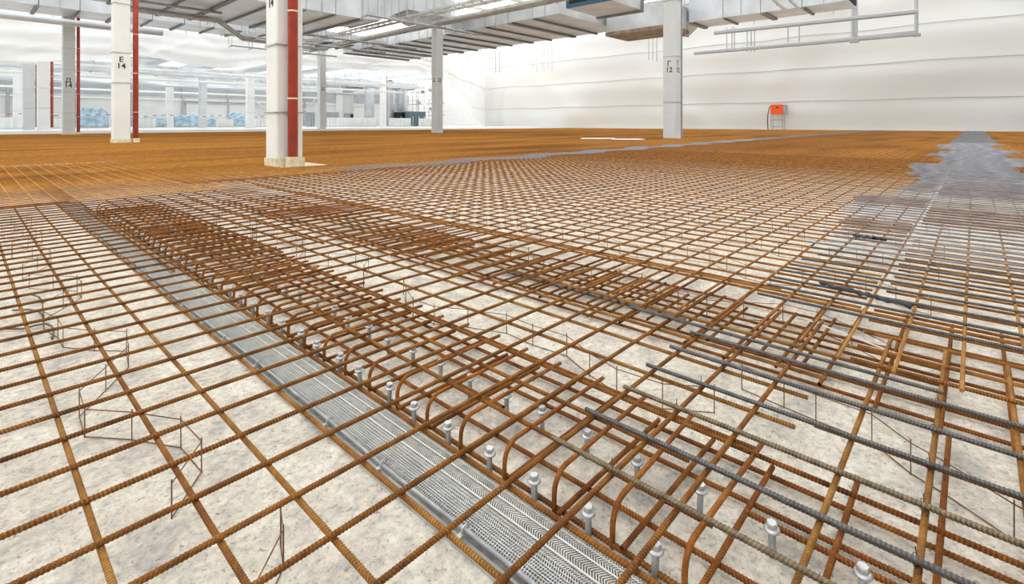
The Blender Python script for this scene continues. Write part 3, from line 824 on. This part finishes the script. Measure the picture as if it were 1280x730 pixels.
# thin conduits on drop rods between the ducts
for i_, (a0_, a1_, b_, z_, lab) in enumerate(((19, 34, 45.5, 9.35, 'thin conduit on drop rods under the offset duct'), (17, 35, 53.0, 9.75, 'thin conduit on drop rods before the curtain sheeting, right half'),
        (22, 35, 36.0, 9.9, 'thin conduit on drop rods nearest the nearest column'), (2, 14, 44.0, 9.9, 'thin conduit on drop rods under the top left duct'), (21, 34, 63.0, 10.1, 'thin conduit on drop rods tight against the curtain sheeting'))):
    t_ = thing('conduit', lab, 'conduit', (a0_, b_, z_))
    MB().tube([(0, 0, 0), (a1_ - a0_, 0, 0)], .10, 6).build('pipe', 'galv_dull', t_, True)
    MB().tube([(0, .5, .05), (a1_ - a0_, .5, .05)], .06, 6).build('pipe', 'galv', t_, True)
    for q in range(int((a1_ - a0_) / 2.2) + 1):
        for y_ in (-.25, .75): MB().tube([(q * 2.2, y_, -.18), (q * 2.2, y_, (.8, 12, 12, .25, 12)[i_])], .03, 4).build('drop_rod', 'galv_dull', t_)
        MB().tube([(q * 2.2, -.3, -.14), (q * 2.2, .8, -.14)], .04, 4).build('cross_rail', 'galv_dull', t_)
# hanging rods and frames against the sheeting
def hangers(label, xs, y0, y1, a_):
    t_ = thing('hanger_rods', label, 'rods', tuple(at_a(xs[0], y1, a_)))
    o3 = Vector(t_.location)
    for x in xs:
        MB().tube([at_a(x, y0, a_) - o3, at_a(x, y1 + random.uniform(-2, 2), a_) - o3], .05, 4).build('rod', 'galv_dull', t_)
    MB().tube([at_a(xs[0], y0, a_) - o3, at_a(xs[-1], y0, a_) - o3], .08, 4).build('rail', 'galv_dull', t_)
    for x in (xs[0], xs[-1]):
        q = at_a(x, y0, a_) - o3
        MB().tube([q, (q.x, q.y, 22.0 - o3.z)], .05, 4).build('hanger', 'galv_dull', t_)
hangers('six thin rods hanging before the far sheeting', (666, 671, 677, 680, 685, 690), 46, 89, 66)
hangers('three thin rods hanging left of the right column', (811, 816, 821), 44, 76, 60)
t_ = thing('hanging_rack', 'thin rod frame hanging below the wide far duct', 'frame', tuple(at_a(620, 90, 66))); o3 = Vector(t_.location)
for (p, q) in (((619.5, 52), (619.5, 91)), ((624.5, 52), (624.5, 91)), ((613, 70), (613, 76)), ((613, 70), (622, 54)), ((612, 73), (625, 72)), ((618, 90), (626, 89.5))):
    MB().tube([at_a(*p, 66) - o3, at_a(*q, 66) - o3], .05, 4).build('rod', 'galv_dull', t_)
t_ = thing('hanging_rack', 'small rod bracket beside the far column top', 'frame', tuple(at_a(587, 75, 70))); o3 = Vector(t_.location)
for (p, q) in (((582, 60), (582, 75)), ((587, 60), (587, 75)), ((592, 60), (592, 73)), ((581, 69), (593, 68.5))):
    MB().tube([at_a(*p, 70) - o3, at_a(*q, 70) - o3], .05, 4).build('rod', 'galv_dull', t_)
# pipe rack on the right
RA = 80.0
t_ = thing('pipe_rack', 'galvanised pipe rack hanging before the right sheeting', 'pipe rack', tuple(at_a(1068, 52, RA))); o3 = Vector(t_.location)
def rk(p, q, r, nm, mt='galv_dull'):
    MB().tube([at_a(*p, RA) - o3, at_a(*q, RA) - o3], r, 6).build(nm, mt, t_)
rk((868, 66.5), (1148, 42), .30, 'lower_pipe'); rk((893, 41), (1148, 14), .34, 'upper_pipe'); rk((915, 62), (1145, 39), .12, 'thin_pipe')
for x, y0, y1 in ((1066, -12, 52), (1070, -12, 52), (1145.5, -14, 45), (985, 30, 57), (999, 28, 56)):
    rk((x, y0), (x, y1), .22 if x > 1000 else .09, 'post')
for x in (908.5, 915, 918, 934, 939, 943):
    rk((x, 34), (x, 65), .08, 'hanger', 'galv_dull')
rk((1062, 52), (1074, 51), .25, 'foot'); rk((1141, 44), (1151, 43), .25, 'foot')
# roof steel seen in the gaps
for k in range(6):
    t_ = tag(MB().tube([(16, 24 + 7 * k, 17.5), (60, 24 + 7 * k, 17.5)], .22, 6).build('roof_pipe', ['white_paint', 'galv'][k % 2]), '%s roof pipe high above the cable trays' % ORD[k], 'pipe', 'pipes under the roof')
# services in the rear hall
for k, (b_, z, r, m_) in enumerate(((78, 8.0, .22, 'white_paint'), (84.5, 7.3, .18, 'white_paint'), (90, 8.6, .35, 'duct_pale'), (102, 7.6, .25, 'galv'), (112, 8.4, .5, 'duct_pale'), (120, 7.4, .2, 'white_paint'))):
    tag(MB().tube([(-30, b_, z), (60, b_, z)], r, 8).build('service_pipe', m_, None, True), '%s white service pipe under the rear hall ceiling' % ORD[k], 'pipe', 'pipes in the rear hall')
duct('pale square duct under the rear hall ceiling', 5, 70, 94, 97, 8.9, 10.2, 'a', 4.0, 'duct_pale', .2, hang=12.6)

# ------------------------------------------------------------------ rear hall contents
def at_floor(x, b_):
    p = at_b(x, 154, b_); return Vector((p.x, b_, .42))
def heap(label, x0, x1, b_, h, seed):
    rnd = random.Random(seed)
    p0, p1 = at_floor(x0, b_), at_floor(x1, b_)
    W = p1.x - p0.x; D = 1.8
    t_ = thing('wrapped_pallet', label, 'pallet', (p0.x, b_, .42), 'blue wrapped pallets in the rear hall')
    for y_ in (0, .8, 1.6): MB().box(0, W, y_, y_ + .15, 0, .14).build('runner', 'wood', t_)
    MB().box(-.05, W + .05, -.05, D + .05, .14, .20).build('deck', 'wood', t_)
    nx, nz = 14, 8; s = MB()
    ht = [h * rnd.uniform(.72, 1.0) for _ in range(nx + 1)]; ht[0] *= .7; ht[-1] *= .7
    ht = [(ht[max(0, i - 1)] + ht[i] + ht[min(nx, i + 1)]) / 3 for i in range(nx + 1)]
    ring = []
    for i in range(nx + 1):
        x = W * i / nx
        col = []
        for j in range(nz + 1): col.append((x, rnd.uniform(-.12, .12), .2 + (ht[i] - .2) * j / nz))
        for j in range(nz + 1): col.append((x, D + rnd.uniform(-.12, .12), .2 + (ht[i] - .2) * (nz - j) / nz))
        s.v += col
    m_ = 2 * (nz + 1)
    for i in range(nx):
        for j in range(m_):
            q = i * m_; s.f.append([q + j, q + m_ + j, q + m_ + (j + 1) % m_, q + (j + 1) % m_])
    s.f.append(list(range(m_))[::-1]); s.f.append([nx * m_ + j for j in range(m_)])
    s.build('wrapped_load', 'film', t_, True)
heap('tall blue wrapped pallet load between the two left columns', 97, 136, 100, 3.5, 1)
heap('low blue wrapped pallet load right of the E 14 column', 170, 206, 104, 2.0, 2)
heap('peaked blue wrapped pallet load left of the pale grey rear column', 219, 249, 104, 2.7, 3)
heap('low blue wrapped load right of the pale grey rear column', 257, 272, 106, 1.8, 4)
heap('blue wrapped pallet load left of the white rear column', 288, 307, 106, 3.0, 5)
def crate(label, x0, x1, b_, h):
    p0, p1 = at_floor(x0, b_), at_floor(x1, b_); W = p1.x - p0.x
    t_ = thing('white_barrier', label, 'barrier', (p0.x, b_, .42), 'white barriers in the rear hall')
    MB().box(0, W, .15, .5, 0, h).build('panel', 'white_paint', t_)
    n = max(3, int(W / .55))
    for k in range(n): MB().box(W * (k + .2) / n, W * (k + .65) / n, 0, .15, .15, h - .1).build('slat', 'white_paint', t_)
    MB().box(-.1, W + .1, -.1, .8, 0, .15).build('foot', 'grey_paint', t_)
crate('white slatted barrier before the low pallet load', 170, 195, 100, 1.6)
crate('white slatted barrier before the right pallet loads', 271, 292, 100, 1.5)
crate('white barrier at the far left of the rear hall', 0, 30, 90, 1.5)
crate('long white barrier left of the nearest column', 317, 338, 100, 1.5)
crate('white barrier between the grey and white rear columns at far left', 62, 78, 96, 1.4)
crate('long white parapet before the kiosk', 410, 470, 96, 1.9)
crate('white parapet below the silos', 488, 514, 96, 1.9)
crate('white parapet beside the far column', 525, 541, 96, 1.9)
# red and white tape
t_ = thing('barrier_tape', 'red and white barrier tape strung across the rear hall', 'tape', tuple(at_floor(0, 86)))
o3 = Vector(t_.location); xs0, xs1 = at_floor(0, 86).x, at_floor(338, 86).x
for k in range(60):
    x = xs0 + (xs1 - xs0) * k / 60; w = (xs1 - xs0) / 60
    zz = 1.75 + .12 * math.sin(k * .45)
    MB().box(x - o3.x, x + w - o3.x, 0, .02, zz, zz + .09).build('stripe', 'red' if k % 2 else 'plastic_white', t_)
# kiosk, silos, machines
def boxthing(name, label, cat, x0, x1, y0, y1, b_, depth, mat, extra=None):
    p, q = at_b(x0, y1, b_), at_b(x1, y0, b_)
    t_ = thing(name, label, cat, (p.x, b_, max(.42, p.z)))
    W, Hh = q.x - p.x, q.z - max(.42, p.z)
    MB().box(0, W, 0, depth, 0, Hh).build('body', mat, t_)
    MB().box(-.05, W + .05, -.06, depth + .05, Hh, Hh + .12).build('cap', 'galv_dull', t_)
    if extra: extra(t_, W, Hh)
    return t_
def dooropen(t_, W, Hh):
    MB().box(W * .12, W * .95, -.08, -.01, 0, Hh * .36).build('doorway', 'machine', t_)
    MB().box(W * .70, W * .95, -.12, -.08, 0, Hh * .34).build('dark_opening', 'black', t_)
boxthing('kiosk', 'tall pale kiosk with doorway in the rear hall', 'kiosk', 428, 442, 113, 160, 108, 3, 'rearwall', dooropen)
def grille(t_, W, Hh):
    for q in (.1, .9): MB().tube([(W * q, 1, Hh), (W * q, 1, 12.72 - t_.location.z)], .05, 4).build('hanger', 'galv_dull', t_)
    for k in range(4): MB().box(W * (k + .1) / 4, W * (k + .9) / 4, -.08, -.01, .15, Hh - .15).build('louvre', 'black', t_)
boxthing('dark_unit', 'black louvred unit hung above the kiosk', 'unit', 431.5, 454, 100, 110, 106, 2, 'machine', grille)
boxthing('grey_unit', 'blue grey box unit left of the louvred unit', 'unit', 410, 424, 99, 111.5, 106, 2, 'machine', lambda t_, W, Hh: [MB().box(W * .1, W * .9, -.06, -.01, .2, Hh - .2).build('panel', 'rearwall_dark', t_)] + [MB().tube([(W * q, 1, Hh), (W * q, 1, 12.72 - t_.location.z)], .05, 4).build('hanger', 'galv_dull', t_) for q in (.1, .9)])
def legs(t_, W, Hh):
    for q in (.1, .5, .9): MB().box(W * q - .08, W * q + .08, -.14, -.02, 0, Hh * .7).build('frame', 'galv', t_)
boxthing('machine', 'grey machine behind the parapet left of the kiosk', 'machine', 411, 424, 141, 160, 104, 2, 'machine', legs)
boxthing('machine', 'dark machine left of the far column behind glass', 'machine', 514, 532, 140, 160, 100, 2.5, 'teal', legs)
boxthing('machine', 'black topped machine below the right silo', 'machine', 500, 513, 140.5, 160, 103, 2.5, 'black', legs)
boxthing('machine', 'small grey box on parapet at the nearest column', 'machine', 386, 394, 141, 160, 103, 1.5, 'machine', legs)
def silo(label, x0, x1, y0, b_, lad):
    p, q = at_floor(x0, b_), at_floor(x1, b_); r = (q.x - p.x) / 2; top = at_b(x0, y0, b_).z - .42
    t_ = thing('silo', label, 'silo', ((p.x + q.x) / 2, b_ + r, .42))
    MB().lathe([(r, 0), (r, top), (r * .6, top + .8), (.2, top + 1.0)], 20).build('shell', 'duct_pale', t_, True)
    for k in range(3): MB().lathe([(r + .04, top * (k + .5) / 3), (r + .04, top * (k + .5) / 3 + .1)], 20).build('hoop', 'galv', t_, True)
    if lad:
        for x in (-.3, .3): MB().tube([(x - r * .4, -r - .15, 0), (x - r * .4, -r - .15, top)], .05, 4).build('ladder_rail', 'galv_dull', t_)
        for k in range(int(top / .5)): MB().tube([(-.3 - r * .4, -r - .15, .5 * k + .3), (.3 - r * .4, -r - .15, .5 * k + .3)], .04, 4).build('rung', 'galv_dull', t_)
silo('white silo left of the thin red pipe column', 459.5, 470, 103, 104, False)
silo('pale narrow silo with ladder right of the red pipe column', 486, 496, 104, 106, True)
silo('wide pale silo beside the narrow one', 499.5, 513, 104, 106, True)
t_ = thing('steel_frame', 'tangle of grey racks and lamps behind the far column', 'rack', tuple(at_floor(520, 112))); o3 = Vector(t_.location)
rnd = random.Random(4)
for k in range(9):
    x = rnd.uniform(513, 556)
    MB().tube([at_b(x, 160, 112) - o3, at_b(x, rnd.uniform(100, 125), 112) - o3], .12, 4).build('post', 'galv', t_)
for k in range(9):
    y = 104 + 5 * k
    MB().tube([at_b(511, y + 2, 112) - o3, at_b(556, y, 112) - o3], .12, 4).build('beam', ['white_paint', 'galv', 'machine'][k % 3], t_)
for k in range(8):
    x, y = rnd.uniform(516, 540), rnd.uniform(110, 140)
    p = at_b(x, y, 111.6) - o3; MB().box(p.x - .5, p.x + .6, p.y - .2, p.y, p.z - .4, p.z + .4).build('cabinet', ['white_paint', 'machine'][k % 2], t_)
# braces of the rear hall steel
for i_, (p, q, lab) in enumerate((((313, 122), (340, 142), 'diagonal grey brace on the rear wall left of nearest column'), ((380, 138), (398, 120), 'diagonal grey brace on the rear wall right of nearest column'))):
    P_, Q_ = at_b(*p, 129.4 if i_ < 2 else 72), at_b(*q, 129.4 if i_ < 2 else 72)
    tag(MB().tube([P_, Q_], .18, 4).build('brace', 'grey_paint'), lab, 'brace')

# ------------------------------------------------------------------ orange unit at the sheeting
HA = 88.3
p, q = at_a(963, 143, HA), at_a(979, 130.5, HA)
t_ = thing('site_heater', 'orange boxy site unit on thin legs before the sheeting', 'heater', (HA, q.y, 0))
W = p.y - q.y; zz0, zz1 = p.z, q.z
MB().box(0, 1.2, 0, W, zz0, zz1).build('case', 'orange', t_)
MB().box(-.03, 1.23, -.25, 0, zz0 + .1, zz1 - .05).build('end_cap', 'machine', t_)
MB().box(-.02, 0, W * .35, W * .6, zz1 - .55, zz1 - .35).build('badge', 'black', t_)
for y_ in (.1, W - .1):
    for x_ in (.1, 1.1): MB().tube([(x_, y_, 0), (x_, y_, zz0)], .05, 6).build('leg', 'galv_dull', t_)
for z_ in (zz0 - .9, .6): MB().tube([(.1, .1, z_), (.1, W - .1, z_)], .05, 6).build('crossbar', 'galv_dull', t_)
MB().tube([(0, W + .1, zz1 - .3), (-.1, W + .35, zz0), (-.1, W + .4, zz0 - 1.2), (-.2, W + .3, .1)], .07, 6).build('cable', 'black', t_, True)
